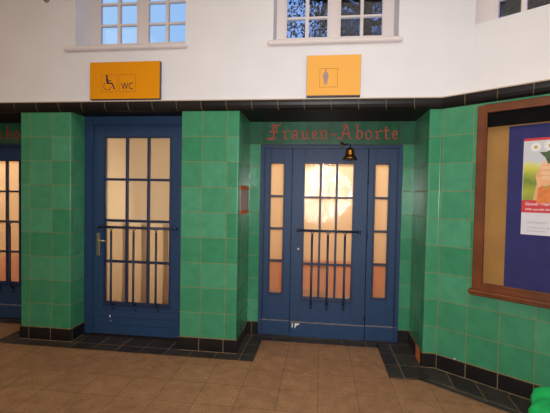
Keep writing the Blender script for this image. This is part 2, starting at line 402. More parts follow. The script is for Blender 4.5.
struct(mb.build('trim_6', tile_mat('black_floor_tile', lin(40, 37, 35), lin(54, 50, 47), lin(108, 92, 70), w=.25, h=.25, anchor=(.62, -.005), rough=.5, mortar=.0045, mottle=.3, spec=.4)), 'black floor tile border along the walls')

# ---- rest of the hall: ceiling and side walls out of frame
mb = MB(); mb.box(-4.3, 7, -6.2, .45, ZC, ZC+.1); struct(mb.build('ceiling', M_ceil), 'white ceiling')
mb = MB(); mb.box(-4.3, 7, -6.3, -6.2, 0, ZC); struct(mb.build('wall_rear', mat('rear_plaster', lin(190, 176, 158), .9)), 'plain wall behind the camera')
mb = MB(); mb.box(-4.3, -4.2, -6.2, .45, 0, ZC); struct(mb.build('wall_side_left', mat('side_plaster', lin(190, 176, 158), .9)), 'plain side wall')
ex, ey = AX(AE); mb = MB(); mb.box(ex-.02, ex+.1, -6.2, ey+.1, 0, ZC); struct(mb.build('wall_side_right', mat('side_plaster_right', lin(200, 190, 176), .9)), 'plain side wall')

# ---- rooms behind the doors
def room(name, x0, x1, y0, y1, wains, label):
    mb = MB()
    mb.box(x0-.05, x0, y0, y1, 0, 2.62); mb.box(x1, x1+.05, y0, y1, 0, 2.62); mb.box(x0, x1, y1, y1+.05, 0, 2.62); mb.box(x0-.05, x1+.05, y0, y1, 2.62, 2.7)
    mb.box(x0-.0, x1, y0, y0+.03, 2.45, 2.62)
    mb.box(x0, x1, y1-.012, y1, .004, wains, 1); mb.box(x0, x0+.012, y0, y1, .004, wains, 1); mb.box(x1-.012, x1, y0, y1, .004, wains, 1)
    mb.box(x0, x1, y0, y1, .001, .003, 2)
    struct(mb.build(name, [M_cream, M_terra, M_roomfl]), label)
room('wall_room_left', -2.3, -.45, .70, 2.5, .52, 'cream room behind the far left door')
room('wall_room_middle', -.2, 1.5, .36, 2.0, .42, 'cream room behind the single door')
room('wall_room_right', 1.75, 3.8, .70, 2.6, .52, 'cream room with orange dado behind the double door')

# ------------------------------------------------------------ doors
def ring(mb, x0, x1, z0, z1, w, y0, y1):
    mb.box(x0, x0+w, y0, y1, z0, z1); mb.box(x1-w, x1, y0, y1, z0, z1); mb.box(x0+w, x1-w, y0, y1, z0, z0+w); mb.box(x0+w, x1-w, y0, y1, z1-w, z1)
def leaf(root, x0, x1, z0, z1, g, y, name='door_leaf', cols=3, rows=4, mw=.026, thick=.045):
    gx0, gx1, gz0, gz1 = g
    mb = MB(); mb.box(x0, gx0, y, y+thick, z0, z1); mb.box(gx1, x1, y, y+thick, z0, z1)
    mb.box(gx0, gx1, y, y+thick, z0, gz0); mb.box(gx0, gx1, y, y+thick, gz1, z1)
    L = P_(root, mb, name, M_blue, bevel=.003)
    mo = MB(); ring(mo, gx0-.014, gx1+.014, gz0-.014, gz1+.014, .016, y-.010, y+.005)
    mo.build('glazing_moulding', M_blued, L, bevel=.003)
    mu = MB(); cw = (gx1-gx0)/cols; rh = (gz1-gz0)/rows
    for i in range(1, cols): mu.box(gx0+i*cw-mw/2, gx0+i*cw+mw/2, y-.004, y+thick-.01, gz0, gz1)
    for j in range(1, rows): mu.box(gx0, gx1, y-.003, y+thick-.011, gz0+j*rh-mw/2, gz0+j*rh+mw/2)
    mu.build('muntins', M_blued, L, bevel=.004)
    for i in range(cols):
        for j in range(rows):
            g_ = MB(); g_.box(gx0+i*cw+(mw/2 if i else 0), gx0+(i+1)*cw-(mw/2 if i < cols-1 else 0), y+.022, y+.026, gz0+j*rh+(mw/2 if j else 0), gz0+(j+1)*rh-(mw/2 if j < rows-1 else 0))
            g_.build('glass_pane', M_frost, L)
    if cols > 1:
        st = MB(); st.prism([(gx0-.02, gz0-.035), (gx1+.02, gz0-.035), (gx1+.02, gz0-.012), (gx0-.02, gz0-.012)], y-.022, y)
        st.build('glazing_sill', M_blued, L, bevel=.004)
    return L
def grille(root, x0, x1, z, yb, xs, zend, yface):
    """round push rail with three vertical rods ending in small spear tips fixed to the door"""
    g = empty('guard_rail'); g.parent = root
    g.matrix_parent_inverse = Matrix()
    mb = MB(); mb.tube([(x0, yb, z), (x1, yb, z)], .012, 10)
    mb.tube([(x0+.012, yb, z+.012), (x1-.012, yb, z+.012)], .004, 6)
    mb.build('rail', M_iron, g, smooth=True)
    for x in (x0, x1):
        b = MB(); b.tube([(x, yface, z), (x, yb, z)], [.011, .009]); b.lathe([(.005, -.02), (.017, -.012), (.019, 0), (.017, .012), (.005, .02)], (x, yb, z), 12)
        b.build('rail_bracket', M_iron, g, smooth=True)
    for x in xs:
        b = MB()
        b.tube([(x-.03, yb, z-.004), (x-.018, yb, z-.012), (x-.004, yb, z-.03), (x, yb, z-.05)], .005, 8)
        b.tube([(x+.03, yb, z-.004), (x+.018, yb, z-.012), (x+.004, yb, z-.03), (x, yb, z-.05)], .005, 8)
        b.tube([(x, yb, z-.045), (x, yb, zend+.09), (x, yb+.012, zend+.06), (x, yface-.006, zend+.03)], .0125, 8)
        b.tube([(x, yface-.006, zend+.035), (x, yface-.008, zend+.015), (x, yface-.006, zend-.03)], [.006, .019, .003], 8)
        b.build('rod', M_iron, g, smooth=True)
    return g
# door_1 : single door between the piers
d = empty('door_1'); struct(d, 'single blue glazed door under the accessible toilet sign', 'door')
y = D1
mb = MB(); x0, x1 = .041, 1.224
mb.box(x0, x0+.085, y-.02, y+.09, 0.0, ZT); mb.box(x1-.085, x1, y-.02, y+.09, 0, ZT); mb.box(x0+.085, x1-.085, y-.02, y+.09, 2.305, ZT)
mb.box(x0+.085, x0+.10, y-.008, y+.09, 0, 2.305); mb.box(x1-.10, x1-.085, y-.008, y+.09, 0, 2.305); mb.box(x0+.1, x1-.1, y-.008, y+.09, 2.29, 2.305)
mb.build('door_frame', M_blue, d, bevel=.004)
L1 = leaf(d, .143, 1.122, .012, 2.288, (.277, 1.010, .372, 2.162), y)
mb = MB()
for zz in (.285, .205, .12): mb.box(.20, 1.07, y-.002, y+.001, zz, zz+.004)
mb.build('rail_groove', M_blued, L1)
h = empty('handle'); h.parent = d
mb = MB(); mb.box(.178, .218, y-.008, y, .875, 1.125); pl = mb.build('handle_plate', M_hand, h, bevel=.004)
mb = MB(); mb.tube([(.198, y-.005, 1.055), (.198, y-.045, 1.055), (.215, y-.055, 1.052), (.31, y-.052, 1.045)], [.010, .009, .010, .008], 10)
mb.build('handle_lever', M_hand, h, smooth=True)
grille(d, .217, 1.095, 1.197, y-.06, (.38, .635, .887), .315, y)
mb = MB(); mb.prism([(.33, .205), (.343, .203), (.345, .222), (.335, .226)], y-.003, y-.0); mb.prism([(.345, .16), (.352, .158), (.352, .172)], y-.003, y)
mb.build('paint_chip', M_chip, d)
mb = MB(); mb.box(.045, 1.22, y-.035, y+.02, .0, .018); mb.build('threshold', M_dark, d, bevel=.004)
# door_2 : double door assembly with side lights
def big_door(name, cx, full=True, lab=''):
    d = empty(name); struct(d, lab, 'door'); y = D2; X = lambda v: v-2.6985+cx
    mb = MB(); x0, x1 = X(1.934), X(3.464); zt = 2.135; FY = y-.025
    mb.box(x0, x0+.045, FY, y+.09, 0, zt); mb.box(x1-.045, x1, FY, y+.09, 0, zt); mb.box(x0+.045, x1-.045, FY, y+.09, zt-.035, zt)
    mb.build('door_frame', M_blue, d, bevel=.006)
    sp_ = MB(); sp_.box(X(2.26), X(2.32), y+.046, y+.085, 0, zt-.03); sp_.box(X(3.08), X(3.14), y+.046, y+.085, 0, zt-.03); sp_.box(x0+.04, X(2.0), y+.046, y+.085, 0, zt-.03); sp_.box(X(3.40), x1-.04, y+.046, y+.085, 0, zt-.03); sp_.box(x0+.045, x1-.045, y+.046, y+.085, zt-.07, zt-.03); sp_.box(x0+.045, x1-.045, y+.046, y+.085, 0, .05); sp_.build('gap_light_blocker', M_blued, d)  # unseen strips added behind the leaf gaps to block room light leaking through
    mo = MB(); ring(mo, x0+.035, x1-.035, 0.02, zt-.028, .012, FY-.008, FY+.01); mo.build('frame_moulding', M_blued, d, bevel=.003)
    leaf(d, X(1.98), X(2.285), .012, zt-.036, (X(2.050), X(2.195), .478, 1.928), y, 'side_panel', 1, 4)
    leaf(d, X(3.115), X(3.418), .012, zt-.036, (X(3.187), X(3.330), .478, 1.928), y, 'side_panel', 1, 4)
    Lf = leaf(d, X(2.291), X(3.109), .012, zt-.036, (X(2.428), X(2.955), .452, 1.930), y-.006, 'door_leaf', 3, 4, mw=.022)
    mb = MB(); mb.box(X(1.95), X(2.287), y-.03, y, .006, .176); mb.box(X(2.293), X(3.107), y-.036, y, .01, .170); mb.box(X(3.113), X(3.45), y-.03, y, .006, .172)
    kb = mb.build('kick_board', M_blue, d, bevel=.003)
    mb = MB(); mb.box(X(1.955), X(2.285), y-.0305, y-.001, .174, .178); mb.box(X(2.295), X(3.105), y-.0365, y-.001, .168, .1725); mb.box(X(3.115), X(3.448), y-.0305, y-.001, .17, .1745)
    mb.build('worn_edge', M_worn, kb)
    grille(d, X(2.372), X(3.03), 1.195, y-.066, (X(2.524), X(2.695), X(2.877)), .345, y-.006)
    mb = MB(); mb.lathe([(.012, 0), (.012, .008)], (0, 0, 0), 12)
    lk = mb.build('lock_cylinder', M_hand, d, T=Matrix.Translation((X(2.372), y-.006, .985)) @ Matrix.Rotation(math.pi/2, 4, 'X'))
    mb = MB(); mb.tube([(X(3.112), y-.014, 1.72), (X(3.112), y-.014, 1.84)], .008, 8); mb.tube([(X(3.112), y-.014, .35), (X(3.112), y-.014, .23)], [.008, .011], 8)
    mb.tube([(X(3.112), y-.014, 1.12), (X(3.112), y-.014, 1.22)], .008, 8)
    mb.build('hinge', M_iron, d, smooth=True)
    mb = MB(); mb.box(x0-.0, x1, y-.05, y+.03, 0, .012); mb.build('threshold', M_dark, d, bevel=.003)
    return d
d2 = big_door('door_2', 2.6985, lab='blue door with two narrow side lights under the red blackletter words')
mb = MB()
for q in ([(2.318, .112), (2.330, .110), (2.332, .158), (2.320, .160)], [(2.352, .100), (2.372, .135), (2.405, .150), (2.40, .160), (2.350, .158)]): mb.prism(q, D2-.039, D2-.035)
mb.build('paint_chip', M_chip, d2)
big_door('door_3', -1.288, lab='blue glazed door at the left edge, half hidden by the green pier')

# ------------------------------------------------------------ blackletter lettering
def nib_letters(strokes, W=.014, ang=38):
    a = math.radians(ang); nx, nz = math.cos(a)*W/2, math.sin(a)*W/2; t = .0035
    mb = MB()
    for st in strokes:
        for (xa, za), (xb, zb) in zip(st, st[1:]):
            pts = [(xa-nx, za-nz), (xa+nx, za+nz), (xb-nx, zb-nz), (xb+nx, zb+nz), (xa+nx*.25+nz*.0, za+nz*.25)]
            q = []
            for (px, pz) in ((xa, za), (xb, zb)):
                for sx_, sz_ in ((-1, -1), (1, 1)):
                    for e1, e2 in ((-1, 1), (1, -1)): q.append((px+sx_*nx+e1*math.sin(a)*t, pz+sz_*nz+e2*math.cos(a)*t))
            q = sorted(set(q)); lo = []; up = []
            cr = lambda o, a_, b_: (a_[0]-o[0])*(b_[1]-o[1])-(a_[1]-o[1])*(b_[0]-o[0])
            for p in q:
                while len(lo) >= 2 and cr(lo[-2], lo[-1], p) <= 0: lo.pop()
                lo.append(p)
            for p in reversed(q):
                while len(up) >= 2 and cr(up[-2], up[-1], p) <= 0: up.pop()
                up.append(p)
            h = lo[:-1]+up[:-1]
            mb.prism(h, -.0022-random.random()*.0006, 0)
    return mb
# glyphs in units: x-height .1, cap .165
GL = {
 'F': (.155, [[(.045, .148), (.06, .165), (.10, .15), (.145, .165)], [(.075, .155), (.062, .12), (.075, .085), (.07, .03), (.045, .004)], [(.03, .085), (.075, .09), (.115, .08)],
              [(.045, .004), (.01, .012)], [(.01, .008), (.05, -.004), (.10, .01)], [(.10, .15), (.10, .105)]]),
 'r': (.085, [[(.02, .088), (.035, .075), (.035, .02), (.05, .004)], [(.035, .075), (.065, .098), (.078, .086)], [(.018, .01), (.035, .02)]]),
 'a': (.105, [[(.02, .07), (.045, .096), (.075, .085), (.075, .02), (.092, .004)], [(.075, .06), (.03, .045), (.025, .02), (.045, .004), (.075, .022)]]),
 'u': (.11, [[(.015, .088), (.03, .078), (.03, .02), (.045, .004), (.078, .022)], [(.063, .09), (.078, .078), (.078, .018), (.094, .004)]]),
 'e': (.082, [[(.06, .05), (.03, .052)], [(.06, .052), (.062, .078), (.045, .096), (.025, .08), (.025, .022), (.045, .003), (.07, .018)]]),
 'n': (.11, [[(.015, .088), (.03, .078), (.03, .018), (.042, .004)], [(.03, .075), (.06, .097), (.078, .078), (.078, .018), (.094, .004)]]),
 '-': (.085, [[(.015, .05), (.035, .056), (.052, .048), (.07, .054)]]),
 'A': (.165, [[(.02, .015), (.035, .005), (.05, .03), (.065, .10), (.085, .155)], [(.05, .145), (.07, .165), (.09, .15), (.105, .09), (.118, .02), (.14, .004)], [(.045, .065), (.11, .06)], [(.005, .02), (.03, .0)]]),
 'b': (.098, [[(.02, .155), (.035, .145), (.032, .02), (.05, .002), (.075, .02), (.078, .072), (.055, .095), (.035, .08)]]),
 'o': (.098, [[(.045, .096), (.022, .075), (.022, .02), (.045, .002), (.075, .02), (.075, .072), (.045, .096)]]),
 't': (.078, [[(.035, .135), (.035, .02), (.052, .003), (.068, .014)], [(.015, .094), (.062, .094)]]),
}
def lettering(root, text, x, z, y, width, hs=1.0):
    tot = sum(GL[c][0] for c in text); k = width/tot
    for c in text:
        adv, st = GL[c]
        mb = nib_letters([[(px*k, pz*hs) for px, pz in s] for s in st])
        mb.build('letter', M_red, root, T=Matrix.Translation((x, y, z)))
        x += adv*k
root = empty('painted_lettering', (0, 0, 0)); tag(root, 'red blackletter words Frauen-Aborte on green tiles above the wide blue door', 'lettering')
lettering(root, 'Frauen-Aborte', 1.995, 2.197, D2-.0005, 1.425)
root = empty('painted_lettering', (0, 0, 0)); tag(root, 'faint red blackletter on green tiles at the left edge, cut off by pier', 'lettering')
lettering(root, 'Aborte', -1.42, 2.197, D2-.0005, .68)

# ------------------------------------------------------------ signs
def text_mesh(body, size, name, material, parent, loc, T=None, sx=1, depth=.001, shear=0):
    cu = bpy.data.curves.new(name, 'FONT'); cu.body = body; cu.size = size; cu.extrude = depth; cu.resolution_u = 3
    o = bpy.data.objects.new('tmp_text', cu); COL.objects.link(o)
    dg = bpy.context.evaluated_depsgraph_get(); me = bpy.data.meshes.new_from_object(o.evaluated_get(dg))
    bpy.data.objects.remove(o)
    Mx = Matrix.Translation(loc) @ Matrix.Rotation(math.pi/2, 4, 'X') @ Matrix.Diagonal((sx, 1, 1, 1))
    me.transform((T or Matrix()) @ Mx); me.materials.clear(); me.materials.append(material)
    ob = bpy.data.objects.new(name, me); COL.objects.link(ob); ob.parent = parent; return ob
def outline(mb, x0, x1, z0, z1, w, y): ring(mb, x0, x1, z0, z1, w, y-.001, y)
def arc(cx, cz, r, a0, a1, n=18): return [(cx+r*math.cos(math.radians(a0+(a1-a0)*i/n)), cz+r*math.sin(math.radians(a0+(a1-a0)*i/n))) for i in range(n+1)]
def stroke(mb, pts, w, y, t=.001):
    for (xa, za), (xb, zb) in zip(pts, pts[1:]):
        dx, dz = xb-xa, zb-za; l = math.hypot(dx, dz) or 1; nx, nz = -dz/l*w/2, dx/l*w/2; ex_, ez = dx/l*w*.35, dz/l*w*.35
        mb.prism([(xa-ex_-nx, za-ez-nz), (xb+ex_-nx, zb+ez-nz), (xb+ex_+nx, zb+ez+nz), (xa-ex_+nx, za-ez+nz)], y-t, y)
# sign 1
s = empty('toilet_sign', (0, 0, 0)); tag(s, 'amber rectangular sign with wheelchair symbol and the letters WC', 'sign')
x0, x1, z0, z1 = .276, 1.014, 2.502, 2.872; yf = -.045
mb = MB(); mb.box(x0, x1, yf+.004, 0, z0, z1); mb.build('sign_casing', M_side, s, bevel=.002)
mb = MB(); mb.box(x0+.003, x1-.003, yf, yf+.004, z0+.004, z1-.002); mb.build('sign_face', M_yel1, s)
mb = MB(); outline(mb, .403, .572, 2.573, 2.748, .004, yf); outline(mb, .592, .765, 2.573, 2.748, .004, yf); mb.build('pictogram_outline', M_line, s)
mb = MB(); hx, hz = .460, 2.730
mb.prism(arc(hx, hz, .012, 0, 340, 12), yf-.0015, yf)
stroke(mb, [(hx+.002, 2.708), (hx+.010, 2.665)], .022, yf); stroke(mb, [(hx+.010, 2.662), (hx+.055, 2.660), (hx+.082, 2.605)], .013, yf)
stroke(mb, [(hx+.01, 2.69), (hx+.045, 2.684)], .008, yf); mb.build('wheelchair_figure', M_ink, s)
mb = MB(); stroke(mb, arc(hx+.008, 2.637, .040, 130, 345, 20), .005, yf); mb.build('wheelchair_wheel', M_ink, s)
text_mesh('WC', .098, 'sign_letters', M_ink, s, (.613, yf-.0005, 2.597), sx=.74)
# sign 2
s = empty('toilet_sign', (0, 0, 0)); tag(s, 'orange sign with a small standing woman symbol above the wide door', 'sign')
x0, x1, z0, z1 = 2.452, 2.948, 2.502, 2.885
mb = MB(); mb.box(x0, x1, yf+.004, 0, z0, z1); mb.build('sign_casing', M_side, s, bevel=.002)
mb = MB(); mb.box(x0+.002, x1-.002, yf, yf+.004, z0+.012, z1-.002); mb.build('sign_face', M_yel2, s)
mb = MB(); outline(mb, 2.572, 2.738, 2.588, 2.762, .0035, yf); mb.build('pictogram_outline', M_line, s)
mb = MB(); cx = 2.628
mb.prism(arc(cx, 2.742, .010, 0, 340, 12), yf-.0015, yf)
mb.prism([(cx-.006, 2.728), (cx-.018, 2.722), (cx-.027, 2.685), (cx-.024, 2.672), (cx-.018, 2.66), (cx-.014, 2.612), (cx-.004, 2.612), (cx, 2.64), (cx+.004, 2.612), (cx+.014, 2.612), (cx+.018, 2.66), (cx+.024, 2.672), (cx+.027, 2.685), (cx+.018, 2.722), (cx+.006, 2.728)][::-1][::-1], yf-.0015, yf)
mb.build('woman_figure', M_grey, s)

# ------------------------------------------------------------ bell on the door head
r_ = empty('door_bell', (2.90, D2-.03, 1.965)); tag(r_, 'small brass bell hanging in front of the wide door head', 'bell')
c = (2.905, D2-.10, 1.975)
mb = MB(); mb.lathe([(.060, -.002), (.074, 0), (.072, .012), (.056, .03), (.047, .055), (.044, .085), (.036, .108), (.018, .120), (.006, .122)], c, 24)
P_(r_, mb, 'bell_body', M_brass, smooth=True)
mb = MB(); mb.lathe([(.055, -.008), (.077, -.010), (.077, .001), (.055, .001)], c, 24); P_(r_, mb, 'bell_rim', M_dark, smooth=True)
mb = MB(); mb.tube([(c[0], c[1], 2.095), (c[0], c[1], 2.125), (c[0]-.03, c[1]-.0, 2.135), (c[0]-.07, c[1]+.02, 2.13), (c[0]-.085, D2-.03, 2.15)], [.007, .008, .007, .008, .010], 8)
mb.box(c[0]-.105, c[0]-.06, D2-.036, D2-.03, 2.10, 2.17)
P_(r_, mb, 'bracket', M_dark, smooth=False)
mb = MB(); mb.lathe([(.004, -.02), (.012, -.012), (.012, -.004), (.004, .03)], c, 10); P_(r_, mb, 'clapper', M_dark, smooth=True)

# ------------------------------------------------------------ damaged tile spots
mb = MB(); mb.box(1.809, 1.8125, .085, .50, 1.415, 1.625)
o = struct(mb.build('trim_7', M_mort), 'patch of bare mortar where a tile is missing')
mb = MB(); mb.box(1.809, 1.814, .075, .50, 1.625, 1.668); mb.box(1.809, 1.814, .095, .50, 1.375, 1.415)
struct(mb.build('trim_8', M_rust), 'orange clay edges around the missing tile')
mb = MB(); mb.prism([(.06, .012), (.19, .02), (.205, .135), (.12, .150), (.065, .13)], 0, .003)
o = struct(mb.build('trim_9', M_rust, T=Matrix(((0, 1, 0, 3.5725-.006), (1, 0, 0, 0), (0, 0, 1, 0), (0, 0, 0, 1)))), 'broken skirting corner showing orange clay')
mb = MB(); q = A(.185, .15, .011); mb.lathe([(.004, -.004), (.008, 0), (.004, .004)], q, 8); struct(mb.build('trim_10', M_chip), 'small white chip on the skirting tiles')
mb = MB(); mb.lathe([(.03, 0), (.036, .004), (.03, .008)], (0, 0, 0), 16)
o = mb.build('wall_cover', mat('tan_cover', lin(150, 132, 104), .8), T=Matrix.Translation((-.226, -.001, 3.54)) @ Matrix.Rotation(math.pi/2, 4, 'X'), smooth=True)
tag(o, 'small round tan cover on the white wall at the top left', 'wall cover')

# ------------------------------------------------------------ display case on the angled wall
dc = empty('display_case', A(.9, .78, .0)); tag(dc, 'brown wooden glass-fronted notice case mounted on the green angled wall', 'display case')
def PA(mb, name, m, root=dc, bevel=0, **k):
    return mb.build(name, m, root, T=Matrix.Translation(-root.location) @ TA, bevel=bevel, **k)
s0, s1, z0, z1 = .318, 1.95, .815, 2.352; FO = -.065
mb = MB(); w = .066
mb.box(s0, s0+w, FO, -.002, z0, z1); mb.box(s1-w, s1, FO, -.002, z0, z1); mb.box(s0+w, s1-w, FO, -.002, z1-.055, z1); mb.box(s0+w, s1-w, FO, -.002, z0, z0+.055)
PA(mb, 'case_frame', M_wood, bevel=.006)
mb = MB(); ring(mb, s0+w-.002, s1-w+.002, z0+.05, z1-.05, .014, FO-.006, FO+.02); PA(mb, 'frame_bead', M_wood, bevel=.004)
mb = MB(); mb.box(s0-.02, s1+.02, FO-.035, -.002, z0-.03, z0); mb.box(s0-.012, s1+.012, FO-.02, -.002, z0-.05, z0-.03); PA(mb, 'case_ledge', M_wood, bevel=.008)
mb = MB(); mb.box(s0+w, s1-w, -.010, -.003, z0+.05, z1-.05); PA(mb, 'back_board', mat('plywood_backing', lin(162, 116, 54), .7, noise=.12, nscale=5))
mb = MB(); mb.box(.545, s1-w-.002, -.016, -.0105, z0+.056, 2.165)
PA(mb, 'blue_felt', mat('dark_blue_felt', lin(46, 46, 102), .9, noise=.12, nscale=4))
mb = MB(); mb.box(s0+w, s1-w, -.05, -.017, 2.175, z1-.052); PA(mb, 'header_strip', mat('black_header', lin(10, 10, 13), .9, spec=.1))
mb = MB(); mb.box(s0+w, s1-w, -.054, -.051, z0+.055, z1-.055); PA(mb, 'glass_pane', glass_clear('case_glass', .01))
# poster inside
PS, PW, PZ, PT = .650, .56, 1.305, 2.056
po = empty('poster', A(PS, PZ, .02)); tag(po, 'poster of a hand with daisies and carrots, pinned inside the notice case', 'poster')
yb = -.019
def flat(pts, y): 
    mb = MB(); mb.prism(pts, y-.0006, y); return mb
PP = lambda mb, name, m: PA(mb, name, m, po)
mb = MB(); mb.box(PS, PS+PW, yb, yb+.0022, PZ, PT); PP(mb, 'paper', mat('poster_paper', lin(222, 216, 222), .5))
def field_mat():
    M = mat('blurred_meadow_print', lin(190, 190, 60), .45); n = M.node_tree; L = n.links.new; b = n.nodes['Principled BSDF']
    t = n.nodes.new('ShaderNodeTexCoord'); sp = n.nodes.new('ShaderNodeSeparateXYZ'); L(t.outputs['Object'], sp.inputs[0])
    rg = n.nodes.new('ShaderNodeMapRange'); rg.inputs['From Min'].default_value = .24; rg.inputs['From Max'].default_value = .79; L(sp.outputs['Z'], rg.inputs[0])
    z = n.nodes.new('ShaderNodeTexNoise'); z.inputs['Scale'].default_value = 14; L(t.outputs['Object'], z.inputs['Vector'])
    ad = n.nodes.new('ShaderNodeMath'); ad.operation = 'MULTIPLY_ADD'; ad.inputs[1].default_value = .14; L(z.outputs[0], ad.inputs[0]); L(rg.outputs[0], ad.inputs[2])
    cr = n.nodes.new('ShaderNodeValToRGB'); e = cr.color_ramp.elements
    e[0].position = .05; e[0].color = lin(120, 132, 20); e[1].position = .95; e[1].color = lin(206, 206, 206)
    for p, c_ in ((.25, (168, 172, 30)), (.4, (110, 130, 20)), (.55, (206, 200, 70)), (.62, (216, 214, 120)), (.68, (205, 203, 208))):
        q = e.new(p); q.color = lin(*c_)
    L(ad.outputs[0], cr.inputs[0]); L(cr.outputs[0], b.inputs['Base Color']); return M
mb = MB(); mb.box(PS+.003, PS+PW-.003, yb-.0006, yb, 1.57, 2.042); PP(mb, 'meadow_print', field_mat())
mb = MB(); mb.box(PS, PS+PW, yb-.0007, yb, 2.036, PT); PP(mb, 'red_strip', mat('red_strip_print', lin(206, 36, 46), .45)); mb = MB(); mb.box(PS, PS+PW, yb-.0018, yb, 1.478, 1.575); PP(mb, 'red_banner', mat('red_print', lin(206, 36, 46), .45))
skin = mat('hand_print', lin(232, 170, 120), .5, noise=.12, nscale=14)
HX = PS+.17
f = MB(); yy = yb-.0009
f.prism([(HX-.10, 1.55), (HX-.09, 1.62), (HX-.075, 1.70), (HX-.085, 1.76), (HX-.06, 1.83), (HX-.01, 1.875), (HX+.08, 1.89), (HX+.16, 1.86), (HX+.18, 1.78), (HX+.14, 1.72), (HX+.03, 1.70), (HX-.03, 1.68), (HX-.03, 1.55)], yy-.0004, yy)
PP(f, 'hand_print', skin)
f = MB()
for k, zz in enumerate((1.86, 1.825, 1.785, 1.748)):
    f.prism([(HX-.05+k*.004, zz-.013), (HX+.12, zz-.016), (HX+.15, zz), (HX+.12, zz+.012), (HX-.03, zz+.014), (HX-.056, zz+.004)], yy-.0010, yy-.0004)
PP(f, 'finger_print', mat('finger_print', lin(240, 190, 146), .5))
f = MB()
f.prism([(HX-.01, 1.855), (HX-.025, 1.90), (HX-.065, 1.945), (HX-.02, 1.945), (HX+.01, 1.965), (HX+.05, 1.955), (HX+.11, 1.97), (HX+.2, 1.96), (HX+.22, 1.88), (HX+.14, 1.86)][::-1], yy-.0012, yy-.0004)
PP(f, 'leaf_print', mat('stalk_leaf_print', lin(58, 84, 40), .5, noise=.3, nscale=30)); f = MB()
f.prism([(HX+.00, 1.56), (HX-.0, 1.66), (HX+.02, 1.70), (HX+.10, 1.69), (HX+.12, 1.60), (HX+.08, 1.56)][::-1], yy-.0012, yy-.0004)
PP(f, 'leaf_print', mat('leaf_print', lin(58, 84, 40), .5, noise=.3, nscale=30))
M_car = mat('carrot_print', lin(226, 122, 40), .5, noise=.15, nscale=30)
for a, b_ in ((-.055, 1.55), (.0, 1.555), (.14, 1.56), (.21, 1.57)):
    f = MB(); f.prism([(HX+a-.02, b_), (HX+a+.03, b_), (HX+a+.045, b_+.10), (HX+a+.02, b_+.14), (HX+a-.01, b_+.12)], yy-.0016, yy-.0012); PP(f, 'carrot_print', M_car)
for (dx, dz, rr) in ((.080, 1.985, .036), (.175, 1.992, .044), (.31, 1.985, .045)):
    f = MB()
    for k in range(12):
        a = k*math.pi/6; ca, sa = math.cos(a), math.sin(a); cx_, cz_ = PS+dx, dz
        f.prism([(cx_+ca*rr*.2+sa*rr*.12, cz_+sa*rr*.2-ca*rr*.12), (cx_+ca*rr+sa*rr*.16, cz_+sa*rr-ca*rr*.16), (cx_+ca*rr-sa*rr*.16, cz_+sa*rr+ca*rr*.16), (cx_+ca*rr*.2-sa*rr*.12, cz_+sa*rr*.2+ca*rr*.12)], yy-.0014-k*.00002, yy-.0012)
    o = PP(f, 'daisy_print', mat('petal_print', lin(238, 236, 230), .5))
    f = MB(); f.prism(arc(PS+dx, dz, rr*.36, 0, 330, 11), yy-.0022, yy-.0015); f.build('daisy_centre', mat('daisy_centre_print', lin(204, 160, 60), .5), o, T=Matrix.Translation(-po.location) @ TA)
M_prw = mat('white_print', lin(244, 238, 238), .5); M_prr = mat('rose_print', lin(214, 120, 130), .5); M_prg = mat('grey_print', lin(150, 146, 152), .5)
def ptext(body, size, m_, s, z, sx=1):
    text_mesh(body, size, 'print_line', m_, po, (s, yb-.0022, z), T=Matrix.Translation(-po.location) @ TA, sx=sx, depth=.0002)
ptext('Good! Mama ist', .036, M_prw, PS+.024, 1.535, .95); ptext('Hilfe spendet die ...', .023, M_prw, PS+.026, 1.497, 1.0)
ptext('Spendenkonto', .020, M_prg, PS+.04, 1.397, 1.1); ptext('20 50 60', .034, M_prr, PS+.19, 1.393, 1.0)
ptext('Wir helfen mit Ihrer Spende weltweit', .015, M_prg, PS+.04, 1.357, 1.0); ptext('und danken herzlich', .015, M_prg, PS+.04, 1.332, 1.0)

# ------------------------------------------------------------ things seen dimly behind the door glass
def curtain(name, x0, x1, y, z0, z1, m_, folds, amp, lab, lump):
    mb = MB(); N = 90; top = []
    pts = [(x0+(x1-x0)*i/N, y+amp*math.sin(i/N*folds*2*math.pi)+amp*.4*math.sin(i*.9)) for i in range(N+1)]
    for a, b in zip(pts, pts[1:]):
        for k in range(4):
            za, zb = z0+(z1-z0)*k/4, z0+(z1-z0)*(k+1)/4
            mb.poly([(a[0], a[1], za), (b[0], b[1], za), (b[0], b[1], zb), (a[0], a[1], zb)])
    root = empty(name, ((x0+x1)/2, y, z0)); tag(root, lab, 'curtain')
    o = P_(root, mb, 'cloth', m_, smooth=True); 
    mb = MB(); mb.tube([(x0-.03, y, z1+.008), (x1+.03, y, z1+.008)], .011, 8); P_(root, mb, 'curtain_rod', M_dark, smooth=True)
    mb = MB()
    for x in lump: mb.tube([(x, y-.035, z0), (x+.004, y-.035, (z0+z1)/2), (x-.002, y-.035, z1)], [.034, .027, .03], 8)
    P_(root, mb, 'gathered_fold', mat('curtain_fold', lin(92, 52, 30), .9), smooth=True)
M_cur = mat('tan_curtain', lin(246, 226, 196), .9)
_n = M_cur.node_tree; _b = _n.nodes['Principled BSDF']; _t = _n.nodes.new('ShaderNodeBsdfTranslucent'); _t.inputs[0].default_value = lin(252, 240, 220)
_m = _n.nodes.new('ShaderNodeMixShader'); _m.inputs[0].default_value = .8; _n.links.new(_b.outputs[0], _m.inputs[1]); _n.links.new(_t.outputs[0], _m.inputs[2])
_n.links.new(_m.outputs[0], _n.nodes['Material Output'].inputs[0])
curtain('cafe_curtain', .18, 1.12, D1+.16, .30, 1.235, M_cur, 9, .006, 'half-height tan curtain seen through the single door glass', (.44, .66, .915))
